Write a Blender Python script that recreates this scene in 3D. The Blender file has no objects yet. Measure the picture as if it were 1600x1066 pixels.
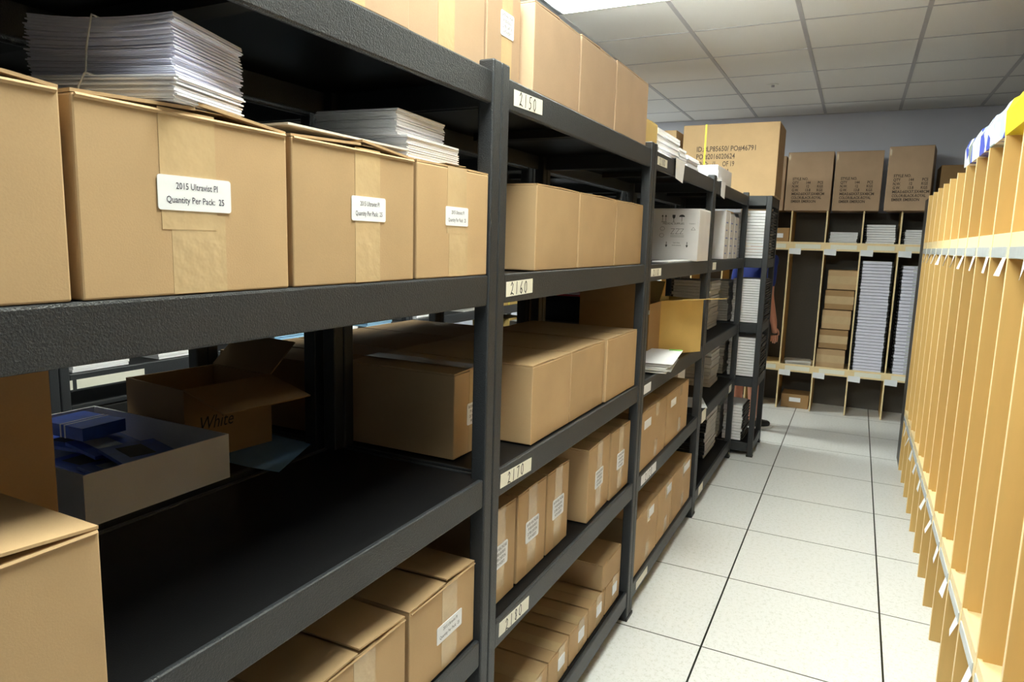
import bpy, bmesh, math, random
from mathutils import Vector, Matrix
random.seed(7)
C = bpy.context.scene.collection
PI = math.pi
# ------------------------------------------------------------------ camera
f_px, yaw, pitch, roll = 1069.88, 0.461677, 0.1454906, 0.0281371
CAM = Vector((0.3982, -2.4721, 1.4938))
cy, sy, cp, sp = math.cos(yaw), math.sin(yaw), math.cos(pitch), math.sin(pitch)
fw = Vector((-sy*cp, cy*cp, -sp)); rt = Vector((cy, sy, 0)); up = rt.cross(fw)
c_, s_ = math.cos(roll), math.sin(roll)
r2 = c_*rt + s_*up; u2 = -s_*rt + c_*up
cam_d = bpy.data.cameras.new('camera'); cam = bpy.data.objects.new('camera', cam_d); C.objects.link(cam)
cam_d.sensor_width = 36; cam_d.lens = f_px/1600*36; cam_d.clip_start = 0.02
M = Matrix((r2, u2, -fw)).transposed().to_4x4(); M.translation = CAM
cam.matrix_world = M
bpy.context.scene.camera = cam
# ------------------------------------------------------------------ world and exposure
w = bpy.data.worlds.new('world'); bpy.context.scene.world = w; w.use_nodes = True
w.node_tree.nodes['Background'].inputs[0].default_value = (0.8, 0.88, 1, 1)
w.node_tree.nodes['Background'].inputs[1].default_value = 0.05
vs = bpy.context.scene.view_settings
vs.view_transform = 'Standard'; vs.look = 'None'; vs.gamma = 1; vs.use_curve_mapping = False
vs.exposure = 1.5
LAMP = 12.0
# ceiling lamps: centre x, centre y, strength factor
FIX = [(-0.60, 0.905, 1.7), (-0.15, -1.53, 1.55), (2.44, 0.905, 0.0), (-3.04, 0.905, 0.0), (-1.83, -0.31, 0.55), (-2.44, 3.345, 1.5), (0.3, -3.97, 0.25)]

# ------------------------------------------------------------------ materials
def newmat(name):
    m = bpy.data.materials.new(name); m.use_nodes = True
    nt = m.node_tree; b = nt.nodes['Principled BSDF']
    return m, nt, b
def N(nt, t, **k):
    n = nt.nodes.new(t)
    for a, v in k.items():
        if a in n.inputs: n.inputs[a].default_value = v
        else: setattr(n, a, v)
    return n
def simple(name, col, rough=0.6, var=0.08, scale=60, bump=0.0, bscale=300, spec=0.5, metal=0, stretch=None):
    m, nt, b = newmat(name)
    tc = N(nt, 'ShaderNodeTexCoord'); src = tc.outputs['Object']
    if stretch:
        mp = N(nt, 'ShaderNodeMapping'); mp.inputs['Scale'].default_value = stretch
        nt.links.new(src, mp.inputs[0]); src = mp.outputs[0]
    no = N(nt, 'ShaderNodeTexNoise', Scale=scale, Detail=4.0); nt.links.new(src, no.inputs['Vector'])
    oi = N(nt, 'ShaderNodeObjectInfo')
    mix = N(nt, 'ShaderNodeMix', data_type='RGBA')
    a = [max(0, c*(1-var)) for c in col]; d = [min(1, c*(1+var)) for c in col]
    mix.inputs[6].default_value = (*a, 1); mix.inputs[7].default_value = (*d, 1)
    nt.links.new(no.outputs[0], mix.inputs[0]); nt.links.new(mix.outputs[2], b.inputs['Base Color'])
    b.inputs['Roughness'].default_value = rough; b.inputs['Specular IOR Level'].default_value = spec
    b.inputs['Metallic'].default_value = metal
    if bump:
        n2 = N(nt, 'ShaderNodeTexNoise', Scale=bscale, Detail=2.0); nt.links.new(src, n2.inputs['Vector'])
        bp = N(nt, 'ShaderNodeBump', Strength=bump, Distance=0.002); nt.links.new(n2.outputs[0], bp.inputs['Height'])
        nt.links.new(bp.outputs[0], b.inputs['Normal'])
    return m
def card(name, col):
    m, nt, b = newmat(name)
    tc = N(nt, 'ShaderNodeTexCoord'); oi = N(nt, 'ShaderNodeObjectInfo')
    add = N(nt, 'ShaderNodeVectorMath', operation='ADD'); mul = N(nt, 'ShaderNodeMath', operation='MULTIPLY'); mul.inputs[1].default_value = 37
    nt.links.new(oi.outputs['Random'], mul.inputs[0]); nt.links.new(tc.outputs['Object'], add.inputs[0]); nt.links.new(mul.outputs[0], add.inputs[1])
    n1 = N(nt, 'ShaderNodeTexNoise', Scale=9.0, Detail=6.0); n2 = N(nt, 'ShaderNodeTexNoise', Scale=420.0, Detail=2.0)
    nt.links.new(add.outputs[0], n1.inputs['Vector']); nt.links.new(add.outputs[0], n2.inputs['Vector'])
    mx = N(nt, 'ShaderNodeMath', operation='MULTIPLY_ADD'); mx.inputs[1].default_value = 0.45
    nt.links.new(n2.outputs[0], mx.inputs[0]); nt.links.new(n1.outputs[0], mx.inputs[2])
    cr = N(nt, 'ShaderNodeMix', data_type='RGBA')
    cr.inputs[6].default_value = (*[c*0.86 for c in col], 1); cr.inputs[7].default_value = (*[min(1, c*1.1) for c in col], 1)
    nt.links.new(mx.outputs[0], cr.inputs[0])
    hs = N(nt, 'ShaderNodeHueSaturation'); mr = N(nt, 'ShaderNodeMapRange'); mr.inputs['To Min'].default_value = 0.93; mr.inputs['To Max'].default_value = 1.07
    nt.links.new(oi.outputs['Random'], mr.inputs[0]); nt.links.new(mr.outputs[0], hs.inputs['Value']); nt.links.new(cr.outputs[2], hs.inputs['Color'])
    nt.links.new(hs.outputs[0], b.inputs['Base Color'])
    b.inputs['Roughness'].default_value = 0.75; b.inputs['Specular IOR Level'].default_value = 0.25
    bp = N(nt, 'ShaderNodeBump', Strength=0.12, Distance=0.001); nt.links.new(n2.outputs[0], bp.inputs['Height']); nt.links.new(bp.outputs[0], b.inputs['Normal'])
    return m
MAT = {}
MAT['card'] = card('kraft_cardboard', (0.47, 0.32, 0.175))
MAT['card_pink'] = card('pale_kraft_cardboard', (0.43, 0.30, 0.20))
MAT['card_yellow'] = card('yellow_kraft_cardboard', (0.60, 0.42, 0.15))
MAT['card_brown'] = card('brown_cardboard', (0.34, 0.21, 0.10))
MAT['card_white'] = card('white_cardboard', (0.70, 0.68, 0.70))
MAT['steel'] = simple('charcoal_hammered_steel', (0.022, 0.025, 0.030), 0.45, 0.35, 500, 0.7, 420, 0.5)
MAT['board'] = simple('black_melamine_board', (0.005, 0.005, 0.006), 0.5, 0.25, 30, 0.15, 500, 0.2)
MAT['under'] = simple('black_underside', (0.012, 0.012, 0.012), 0.8)
MAT['birch'] = simple('birch_plywood', (0.60, 0.385, 0.135), 0.5, 0.1, 5, 0.05, 200, 0.4, stretch=(6, 6, 0.8))
MAT['birch_lit'] = simple('birch_lit_front', (0.88, 0.70, 0.40), 0.5, 0.08, 30, stretch=(4, 4, 0.6))  # paler birch: light on the front edges put into the colour
MAT['paper'] = simple('white_paper', (0.82, 0.82, 0.86), 0.7, 0.04, 40)
MAT['paper_grey'] = simple('grey_white_paper', (0.62, 0.61, 0.60), 0.7, 0.06, 40)
MAT['paper_cool'] = simple('cool_white_paper', (0.70, 0.71, 0.86), 0.7, 0.05, 40)
MAT['label'] = simple('label_paper', (0.85, 0.87, 0.92), 0.45, 0.02, 40)
MAT['label_warm'] = simple('index_label_paper', (0.84, 0.82, 0.72), 0.6, 0.04, 60)
MAT['ink'] = simple('dark_ink', (0.05, 0.05, 0.09), 0.6)
MAT['ink_black'] = simple('black_ink', (0.02, 0.02, 0.02), 0.6)
MAT['ink_faded'] = simple('faded_box_ink', (0.07, 0.045, 0.03), 0.7)
MAT['tape'] = simple('packing_tape', (0.56, 0.41, 0.235), 0.22, 0.10, 25, 0.5, 60, 0.5)
MAT['plastic_black'] = simple('black_plastic', (0.012, 0.012, 0.013), 0.45)
MAT['strap'] = simple('yellow_strap', (0.80, 0.80, 0.02), 0.4)
MAT['blue'] = simple('blue_print', (0.02, 0.07, 0.42), 0.3, 0.5, 40)
MAT['blue_sheet'] = simple('pale_blue_paper', (0.22, 0.40, 0.66), 0.6, 0.05, 30)
MAT['blue_pale'] = simple('light_blue_paper', (0.35, 0.60, 0.85), 0.6, 0.08, 30)
MAT['red'] = simple('red_plastic', (0.65, 0.01, 0.015), 0.4)
MAT['band'] = simple('rubber_band', (0.72, 0.70, 0.66), 0.5)
MAT['clear'] = simple('label_holder_plastic', (0.48, 0.52, 0.56), 0.25, 0.1, 30)
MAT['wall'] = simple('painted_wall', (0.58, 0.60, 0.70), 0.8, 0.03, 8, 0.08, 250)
MAT['wall_dim'] = simple('bounce_cut_wall', (0.12, 0.125, 0.14), 0.8)  # outer walls coloured dark to cut bounced ambient light
MAT['skin'] = simple('skin', (0.62, 0.27, 0.17), 0.5, 0.08, 20)
MAT['shirt'] = simple('royal_blue_cloth', (0.012, 0.03, 0.22), 0.85, 0.2, 200)
MAT['shorts'] = simple('black_cloth', (0.012, 0.012, 0.016), 0.85, 0.2, 200)
MAT['hair'] = simple('dark_brown_hair', (0.03, 0.018, 0.01), 0.6, 0.3, 200)
MAT['shoe_sole'] = simple('white_rubber', (0.75, 0.75, 0.75), 0.5)
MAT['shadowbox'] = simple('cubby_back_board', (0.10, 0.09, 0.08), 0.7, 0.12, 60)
MAT['alu'] = simple('white_enamel', (0.78, 0.8, 0.78), 0.4)
# emission
m, nt, b = newmat('lamp_diffuser'); b.inputs['Base Color'].default_value = (0.9, 0.95, 0.9, 1)
b.inputs['Emission Color'].default_value = (0.95, 1.0, 0.88, 1); b.inputs['Emission Strength'].default_value = LAMP; MAT['lamp'] = m
# printed poster pattern (blue white yellow sheet)
m, nt, b = newmat('printed_film'); tc = N(nt, 'ShaderNodeTexCoord'); sx = N(nt, 'ShaderNodeSeparateXYZ'); nt.links.new(tc.outputs['Object'], sx.inputs[0])
vo = N(nt, 'ShaderNodeTexVoronoi', Scale=13.0); nt.links.new(tc.outputs['Object'], vo.inputs['Vector'])
cr = N(nt, 'ShaderNodeValToRGB'); cr.color_ramp.interpolation = 'CONSTANT'
e = cr.color_ramp.elements; e[0].color = (0.06, 0.10, 0.55, 1); e[1].position = 0.35; e[1].color = (0.55, 0.66, 0.85, 1)
k = e.new(0.6); k.color = (0.8, 0.83, 0.85, 1); k = e.new(0.82); k.color = (0.25, 0.3, 0.3, 1)
nt.links.new(vo.outputs['Color'], cr.inputs[0])
ye = N(nt, 'ShaderNodeMath', operation='LESS_THAN'); ye.inputs[1].default_value = -0.33; nt.links.new(sx.outputs[1], ye.inputs[0])
mx = N(nt, 'ShaderNodeMix', data_type='RGBA'); nt.links.new(ye.outputs[0], mx.inputs[0]); nt.links.new(cr.outputs[0], mx.inputs[6]); mx.inputs[7].default_value = (0.85, 0.72, 0.02, 1)
nt.links.new(mx.outputs[2], b.inputs['Base Color']); b.inputs['Roughness'].default_value = 0.25; MAT['film'] = m
# floor: speckled access-floor tiles with black joints
T = 0.6096
m, nt, b = newmat('access_floor'); tc = N(nt, 'ShaderNodeTexCoord'); sx = N(nt, 'ShaderNodeSeparateXYZ'); nt.links.new(tc.outputs['Object'], sx.inputs[0])
def joint(out, wdt):
    a = N(nt, 'ShaderNodeMath', operation='DIVIDE'); a.inputs[1].default_value = T; nt.links.new(out, a.inputs[0])
    r = N(nt, 'ShaderNodeMath', operation='ROUND'); nt.links.new(a.outputs[0], r.inputs[0])
    s = N(nt, 'ShaderNodeMath', operation='SUBTRACT'); nt.links.new(a.outputs[0], s.inputs[0]); nt.links.new(r.outputs[0], s.inputs[1])
    ab = N(nt, 'ShaderNodeMath', operation='ABSOLUTE'); nt.links.new(s.outputs[0], ab.inputs[0])
    lt = N(nt, 'ShaderNodeMath', operation='LESS_THAN'); lt.inputs[1].default_value = wdt/T; nt.links.new(ab.outputs[0], lt.inputs[0]); return lt.outputs[0]
jx = joint(sx.outputs[0], 0.0035); jy = joint(sx.outputs[1], 0.0028)
mxx = N(nt, 'ShaderNodeMath', operation='MAXIMUM'); nt.links.new(jx, mxx.inputs[0]); nt.links.new(jy, mxx.inputs[1])
n1 = N(nt, 'ShaderNodeTexNoise', Scale=160.0, Detail=3.0); n2 = N(nt, 'ShaderNodeTexNoise', Scale=60.0, Detail=8.0)
nt.links.new(tc.outputs['Object'], n1.inputs['Vector']); nt.links.new(tc.outputs['Object'], n2.inputs['Vector'])
ad = N(nt, 'ShaderNodeMath', operation='ADD'); nt.links.new(n1.outputs[0], ad.inputs[0]); nt.links.new(n2.outputs[0], ad.inputs[1])
cr = N(nt, 'ShaderNodeValToRGB'); e = cr.color_ramp.elements; e[0].position = 0.38*2*0.5+0.35; e[0].color = (0.66, 0.67, 0.66, 1); e[1].position = 1.0; e[1].color = (0.80, 0.81, 0.83, 1)
nt.links.new(ad.outputs[0], cr.inputs[0])
mx = N(nt, 'ShaderNodeMix', data_type='RGBA'); nt.links.new(mxx.outputs[0], mx.inputs[0]); nt.links.new(cr.outputs[0], mx.inputs[6]); mx.inputs[7].default_value = (0.008, 0.012, 0.008, 1)
nt.links.new(mx.outputs[2], b.inputs['Base Color']); b.inputs['Roughness'].default_value = 0.32; b.inputs['Specular IOR Level'].default_value = 0.4; MAT['floor'] = m
MAT['ceil'] = simple('mineral_ceiling_tile', (0.80, 0.80, 0.80), 0.9, 0.08, 220, 0.3, 260)
MAT['tbar'] = simple('ceiling_grid_bar', (0.46, 0.46, 0.50), 0.6)

# ------------------------------------------------------------------ mesh helpers
class MB:
    def __init__(s): s.v = []; s.f = []
    def hexa(s, p):
        n = len(s.v); s.v += [tuple(q) for q in p]
        s.f += [tuple(n+i for i in q) for q in ((0,3,2,1),(4,5,6,7),(0,1,5,4),(1,2,6,5),(2,3,7,6),(3,0,4,7))]; return s
    def box(s, x0, x1, y0, y1, z0, z1):
        return s.hexa([(x0,y0,z0),(x1,y0,z0),(x1,y1,z0),(x0,y1,z0),(x0,y0,z1),(x1,y0,z1),(x1,y1,z1),(x0,y1,z1)])
    def slab(s, a, b, c, d, t):        # quad with thickness t
        a, b, c, d = map(Vector, (a, b, c, d)); n = (b-a).cross(d-a).normalized()*t
        return s.hexa([a, b, c, d, a+n, b+n, c+n, d+n])
    def poly(s, pts, axis, t):         # extruded polygon (pts are 3d), extruded along axis*t
        pts = [Vector(p) for p in pts]; a = Vector(axis)*t; n = len(s.v); k = len(pts)
        s.v += [tuple(p) for p in pts] + [tuple(p+a) for p in pts]
        s.f.append(tuple(range(n, n+k))[::-1]); s.f.append(tuple(range(n+k, n+2*k)))
        for i in range(k): j = (i+1) % k; s.f.append((n+i, n+j, n+k+j, n+k+i))
        return s
    def tube(s, pts, r, sides=8, cap=True):
        pts = [Vector(p) for p in pts]; rings = []
        for i, p in enumerate(pts):
            d = (pts[min(i+1, len(pts)-1)] - pts[max(i-1, 0)]).normalized()
            a = d.orthogonal().normalized() if i == 0 else (pa - d*pa.dot(d)).normalized()
            pa = a; b = d.cross(a); rr = r[i] if isinstance(r, (list, tuple)) else r
            n = len(s.v); s.v += [tuple(p + rr*(math.cos(2*PI*k/sides)*a + math.sin(2*PI*k/sides)*b)) for k in range(sides)]; rings.append(n)
        for q, w2 in zip(rings, rings[1:]):
            for k in range(sides): k2 = (k+1) % sides; s.f.append((q+k, q+k2, w2+k2, w2+k))
        if cap: s.f.append(tuple(rings[0]+k for k in range(sides))[::-1]); s.f.append(tuple(rings[-1]+k for k in range(sides)))
        return s
    def build(s, name, mat, parent=None, bevel=0, loc=None, smooth=False):
        me = bpy.data.meshes.new(name); me.from_pydata(s.v, [], s.f); me.update()
        if bevel or smooth:
            bm = bmesh.new(); bm.from_mesh(me); bmesh.ops.recalc_face_normals(bm, faces=bm.faces)
            if smooth:
                for f in bm.faces: f.smooth = True
            bm.to_mesh(me); bm.free()
        o = bpy.data.objects.new(name, me); C.objects.link(o); me.materials.append(MAT[mat] if isinstance(mat, str) else mat)
        if parent: o.parent = parent
        if loc: o.location = loc
        if bevel:
            b = o.modifiers.new('b', 'BEVEL'); b.width = bevel; b.segments = 2; b.limit_method = 'ANGLE'
        return o
def B(*a): return MB().box(*a)
def thing(name, label, cat, loc=(0,0,0), rz=0, group=None, rot=None):
    o = bpy.data.objects.new(name, None); C.objects.link(o); o.empty_display_size = 0.05
    o.location = loc; o.rotation_euler = rot if rot else (0, 0, rz); tag(o, label, cat, group); return o
def tag(o, label, cat, group=None):
    o['label'] = label; o['category'] = cat
    if group: o['group'] = group
    return o
def struct(o): o['kind'] = 'structure'; return o
FACE = {'+x': Matrix(((0,0,1),(1,0,0),(0,1,0))), '-y': Matrix(((1,0,0),(0,0,-1),(0,1,0))), '-x': Matrix(((0,0,-1),(-1,0,0),(0,1,0)))}
TXT = {}
def text(s, size, face, loc, mat, parent, align='CENTER', sx=1.0, name='lettering', shear=0, bold=0, fitw=0):
    key = (s, size, align, sx, shear, bold, fitw)
    if key not in TXT:
        cu = bpy.data.curves.new('t', 'FONT'); cu.body = s; cu.size = size; cu.align_x = align; cu.align_y = 'CENTER'; cu.shear = shear; cu.offset = bold
        cu.resolution_u = 2; ob = bpy.data.objects.new('t', cu); C.objects.link(ob)
        dg = bpy.context.evaluated_depsgraph_get(); me = bpy.data.meshes.new_from_object(ob.evaluated_get(dg))
        bpy.data.objects.remove(ob)
        if fitw: xs = [v.co.x for v in me.vertices]; sx = fitw/(max(xs)-min(xs))
        for v in me.vertices: v.co.x *= sx
        me.materials.clear(); TXT[key] = me
    me = TXT[key]
    if me.users and me.materials and me.materials[0] != MAT[mat]: me = me.copy(); me.materials.clear()
    if not me.materials: me.materials.append(MAT[mat])
    o = bpy.data.objects.new(name, me); C.objects.link(o); o.parent = parent
    m4 = FACE[face].to_4x4(); m4.translation = Vector(loc); o.matrix_local = m4; return o
DIG = {'0': [[(.5,1),(.1,.75),(.1,.2),(.45,0),(.8,.3),(.75,.85),(.45,1)]], '1': [[(.5,1),(.4,0)]],
 '2': [[(.1,.75),(.4,1),(.7,.8),(.5,.4),(.05,.02),(.4,.12),(.95,.0)]], '5': [[(.9,1),(.3,.95),(.25,.55),(.65,.5),(.7,.2),(.3,0),(.1,.08)]],
 '6': [[(.7,1),(.25,.6),(.15,.15),(.5,0),(.8,.25),(.5,.45),(.2,.3)]], '7': [[(.1,.95),(.85,1),(.6,.5),(.4,0)]],
 '8': [[(.7,.85),(.4,1),(.2,.75),(.7,.3),(.5,0),(.2,.15),(.65,.65),(.72,.85)]]}
def hand(s, h, face, loc, parent, mat='ink_black', w=0.0026, adv=0.86):   # handwritten digits as flat strokes
    mb = MB(); n = len(s); x = -n*h*adv/2
    for ch in s:
        for st in DIG[ch]:
            pts = [Vector((x+p[0]*h*.55, (p[1]-.5)*h, 0)) for p in st]
            for a, b2 in zip(pts, pts[1:]):
                d = (b2-a).normalized(); q = Vector((-d.y, d.x, 0))*w/2
                mb.slab(a-q-d*w*.3, b2-q+d*w*.3, b2+q+d*w*.3, a+q-d*w*.3, 0.0002)
        x += h*adv
    o = mb.build('handwriting', mat, parent); m4 = FACE[face].to_4x4(); m4.translation = Vector(loc); o.matrix_local = m4; return o

# ------------------------------------------------------------------ room shell
CZ = 2.75; WY = 4.78; XL = -4.4; XR = 3.2; YB = -5.5
def wallobj(name, mat, *a): return struct(B(*a).build(name, mat))
fl = wallobj('floor', 'floor', XL, XR, YB, WY, -0.05, 0)
wallobj('ceiling', 'ceil', XL, XR, YB, WY, CZ, CZ+0.05)
wallobj('wall_back', 'wall', XL-.1, XR+.1, WY, WY+.1, -0.05, CZ+0.05)
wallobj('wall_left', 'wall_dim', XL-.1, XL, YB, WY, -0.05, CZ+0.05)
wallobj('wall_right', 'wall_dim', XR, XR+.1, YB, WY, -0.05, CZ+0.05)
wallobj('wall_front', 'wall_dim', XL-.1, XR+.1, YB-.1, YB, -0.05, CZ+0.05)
g = MB()
for i in range(-7, 6):
    x = 0.005 + i*T
    if XL < x < XR: g.box(x-.012, x+.012, YB, WY, CZ-.004, CZ)
for j in range(-12, 7):
    y = 1.21 + j*T
    if YB < y < WY: g.box(XL, XR, y-.006, y+.006, CZ-.003, CZ)
g.box(XL, XR, WY-.022, WY, CZ-.006, CZ)
struct(g.build('trim_1', 'tbar'))
lamp_lbl = ['white flush ceiling light above the carton racks, the one whose corner shows', 'white flush ceiling light over the aisle near the viewer', 'white flush ceiling light over the birch cubby unit', 'white flush ceiling light against the far left side of the room', 'white flush ceiling light above the hidden aisle behind the racks', 'white flush ceiling light in the far left corner by the back wall', 'white flush ceiling light behind the viewer']
for i, (x, y, k) in enumerate(FIX):
    if k == 0: continue
    t = thing('ceiling_light', lamp_lbl[i], 'light', (x, y, CZ-.004))
    b2, a = 0.298, 0.6
    MB().box(-a,a,-b2,-b2+.022,-.012,0).box(-a,a,b2-.022,b2,-.012,0).box(-a,-a+.022,-b2+.022,b2-.022,-.012,0).box(a-.022,a,-b2+.022,b2-.022,-.012,0).build('frame', 'steel' if i == 0 else 'alu', t)
    dm = MAT['lamp']
    if k != 1.0: dm = dm.copy(); dm.node_tree.nodes['Principled BSDF'].inputs['Emission Strength'].default_value = LAMP*k
    B(-a+.045, a-.045, -b2+.045, b2-.045, -.028, -.002).build('diffuser', dm, t, bevel=.012)
t = thing('sprinkler_cover', 'small round white sprinkler cover set flush in the ceiling tile', 'sprinkler', (-0.313, 3.38, CZ))
MB().tube([(0,0,-.006),(0,0,0)], .04, 20).build('cover_plate', 'alu', t); MB().tube([(0,0,-.02),(0,0,-.006)], .012, 12).build('nozzle', 'tbar', t)

# ------------------------------------------------------------------ black boltless racks
PW = 0.037
LEV = [0.125, 0.578, 0.965, 1.42, 1.838]
def rack(x0, x1, y0, y1, label, levels=LEV, tags=(), front='+x', group=None, H=1.862):
    """x0..x1 depth, y0..y1 width"""
    cx, cyy = (x0+x1)/2, (y0+y1)/2; t = thing('storage_rack', label, 'rack', (cx, cyy, 0), group=group)
    a, b2 = (x1-x0)/2, (y1-y0)/2
    for sx_ in (-1, 1):
        for sy_ in (-1, 1):
            xa, xb = sorted((sx_*a, sx_*(a-PW))); ya, yb = sorted((sy_*b2, sy_*(b2-PW)))
            p = MB().box(xa, xb, ya+.0012, yb-.0012, 0.004, H)
            fx = xb if sx_ > 0 else xa; d = .0025*sx_   # raised front flange
            ym = ya+PW*0.5
            o = p.build('post', 'steel', t, bevel=.004)
            B(xa-.003, xb+.003, ya-.0015, yb+.0015, 0, .012).build('foot_cap', 'plastic_black', o)
    for z in levels:
        bh = .066
        for sx_ in (-1, 1):
            xo = sx_*(a-.003); xi = sx_*(a-.006-.010)
            xa, xb = sorted((xo, xi))
            MB().box(xa, xb, -b2+PW, b2-PW, z-bh, z).build('beam', 'steel', t, bevel=.004)
        for sy_ in (-1, 1):
            ya, yb = sorted((sy_*(b2-.006), sy_*(b2-.016)))
            B(-a+PW, a-PW, ya, yb, z-bh, z).build('end_beam', 'steel', t, bevel=.003)
        B(-a+.017, a-.017, -b2+.018, b2-.018, z-.016, z-.003).build('shelf_board', 'board', t)
        B(-a+.06, a-.06, -.02, .02, z-.04, z-.0165).build('centre_support', 'under', t)
    return t
def beam_tag(t, ywc, z, w_=.145, h_=.031, txt=None, tilt=0, mat='label_warm', face='+x', name='index_label'):
    """paper label stuck on a front beam; ywc is world y of its centre"""
    bx = [o for o in t.children if o.name.startswith('beam')][0]
    a = max(v.co.x for v in [o for o in t.children if o.name.startswith('post')][-1].data.vertices) - .003
    ly = ywc - t.location.y
    e = 0.0006
    c, s2 = math.cos(tilt), math.sin(tilt)
    pts = [(-w_/2, -h_/2), (w_/2, -h_/2), (w_/2, h_/2), (-w_/2, h_/2)]
    sgn = 1 if face == '+x' else -1
    p3 = [(sgn*a, ly+sgn*(p[0]*c-p[1]*s2), z+p[0]*s2+p[1]*c) for p in pts]
    o = MB().slab(*p3, e).build(name, mat, t)
    if txt: hand(txt, h_*.82, face, (sgn*(a+.0008), ly, z), o)
    return o
S0, S1, S2, S3, S4 = -2.372, -1.149, 0.061, 1.262, 2.49
XF, XB = -0.30, -0.765
bay_names = ['nearest black steel rack on the left, holding the taped cartons', 'black steel rack between the 2150 and 2180 shelf labels, second along the aisle', 'third black steel rack along the aisle, under the white paper stacks', 'fourth black steel rack along the aisle, last before the turned rack']
R1 = []
for i, (a, b2) in enumerate(((S0, S1), (S1+.001, S2), (S2+.001, S3), (S3+.001, S4))):
    R1.append(rack(XB, XF, a, b2, bay_names[i]))
back_names = ['black steel rack back to back with the nearest rack, holding the white tray', 'black steel rack back to back with the second rack of the aisle', 'black steel rack back to back with the third rack of the aisle', 'black steel rack back to back with the fourth rack of the aisle']
XF2, XB2 = -0.79, -1.255
R2 = []
for i, (a, b2) in enumerate(((S0, S1), (S1+.001, S2), (S2+.001, S3), (S3+.001, S4))):
    R2.append(rack(XB2, XF2, a, b2, back_names[i]))
X3, X3b = -2.13, -2.6
row3 = [-2.2, -1.035, -0.045, 1.13, 2.3, 3.45]
R3 = []
n3 = ['black steel rack across the hidden aisle, hidden behind the brown upright carton', 'black steel rack across the hidden aisle, with the long handwritten label', 'black steel rack across the hidden aisle, carrying light blue leaflets', 'black steel rack across the hidden aisle, carrying white-topped cartons', 'farthest black steel rack across the hidden aisle']
for i in range(5): R3.append(rack(X3b, X3, row3[i], row3[i+1]-.001, n3[i]))
# turned rack at the end of the row (long side faces the viewer)
RE = rack(-1.39, -0.158, 2.56, 3.03, 'black steel rack turned across the end of the row, stacked with white booklets', levels=[0.1, 0.575, 0.965, 1.42, 1.845], H=1.8455)
# aisle labels
beam_tag(R1[1], -1.012, 1.805, .15, .034, '2150', tilt=.03)
beam_tag(R1[1], -1.03, 1.386, .14, .034, '2160', tilt=.02)
beam_tag(R1[1], -1.018, .932, .17, .034, '2170', tilt=-.03)
beam_tag(R1[1], -1.005, .548, .17, .036, '2180', tilt=-.05)
beam_tag(R1[2], .185, 1.806, .145, .030, '2100')
beam_tag(R1[2], .185, 1.387, .15, .030, '2110')
beam_tag(R1[2], .155, .93, .10, .036, None, mat='label')
beam_tag(R1[2], .255, .548, .23, .04, '2120', mat='label')
beam_tag(R1[2], .24, .09, .17, .034, None)
beam_tag(R1[3], 1.40, 1.387, .10, .04, None)
beam_tag(R1[3], 1.40, .545, .12, .07, None)
beam_tag(R1[3], 2.30, .535, .10, .05, None)
beam_tag(R1[3], 1.46, .14-.045, .12, .05, None)
for z_, y_, w2_ in ((.925, -.84, .27), (.925, -1.01, .04), (.925, -.13, .1)): beam_tag(R3[1], y_, z_, w2_, .035, None, mat='label_warm')
for y_, w2_ in ((.30, .13), (.86, .1), (1.02, .07)): beam_tag(R3[2], y_, .93, w2_, .035, None, mat='label')

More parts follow.
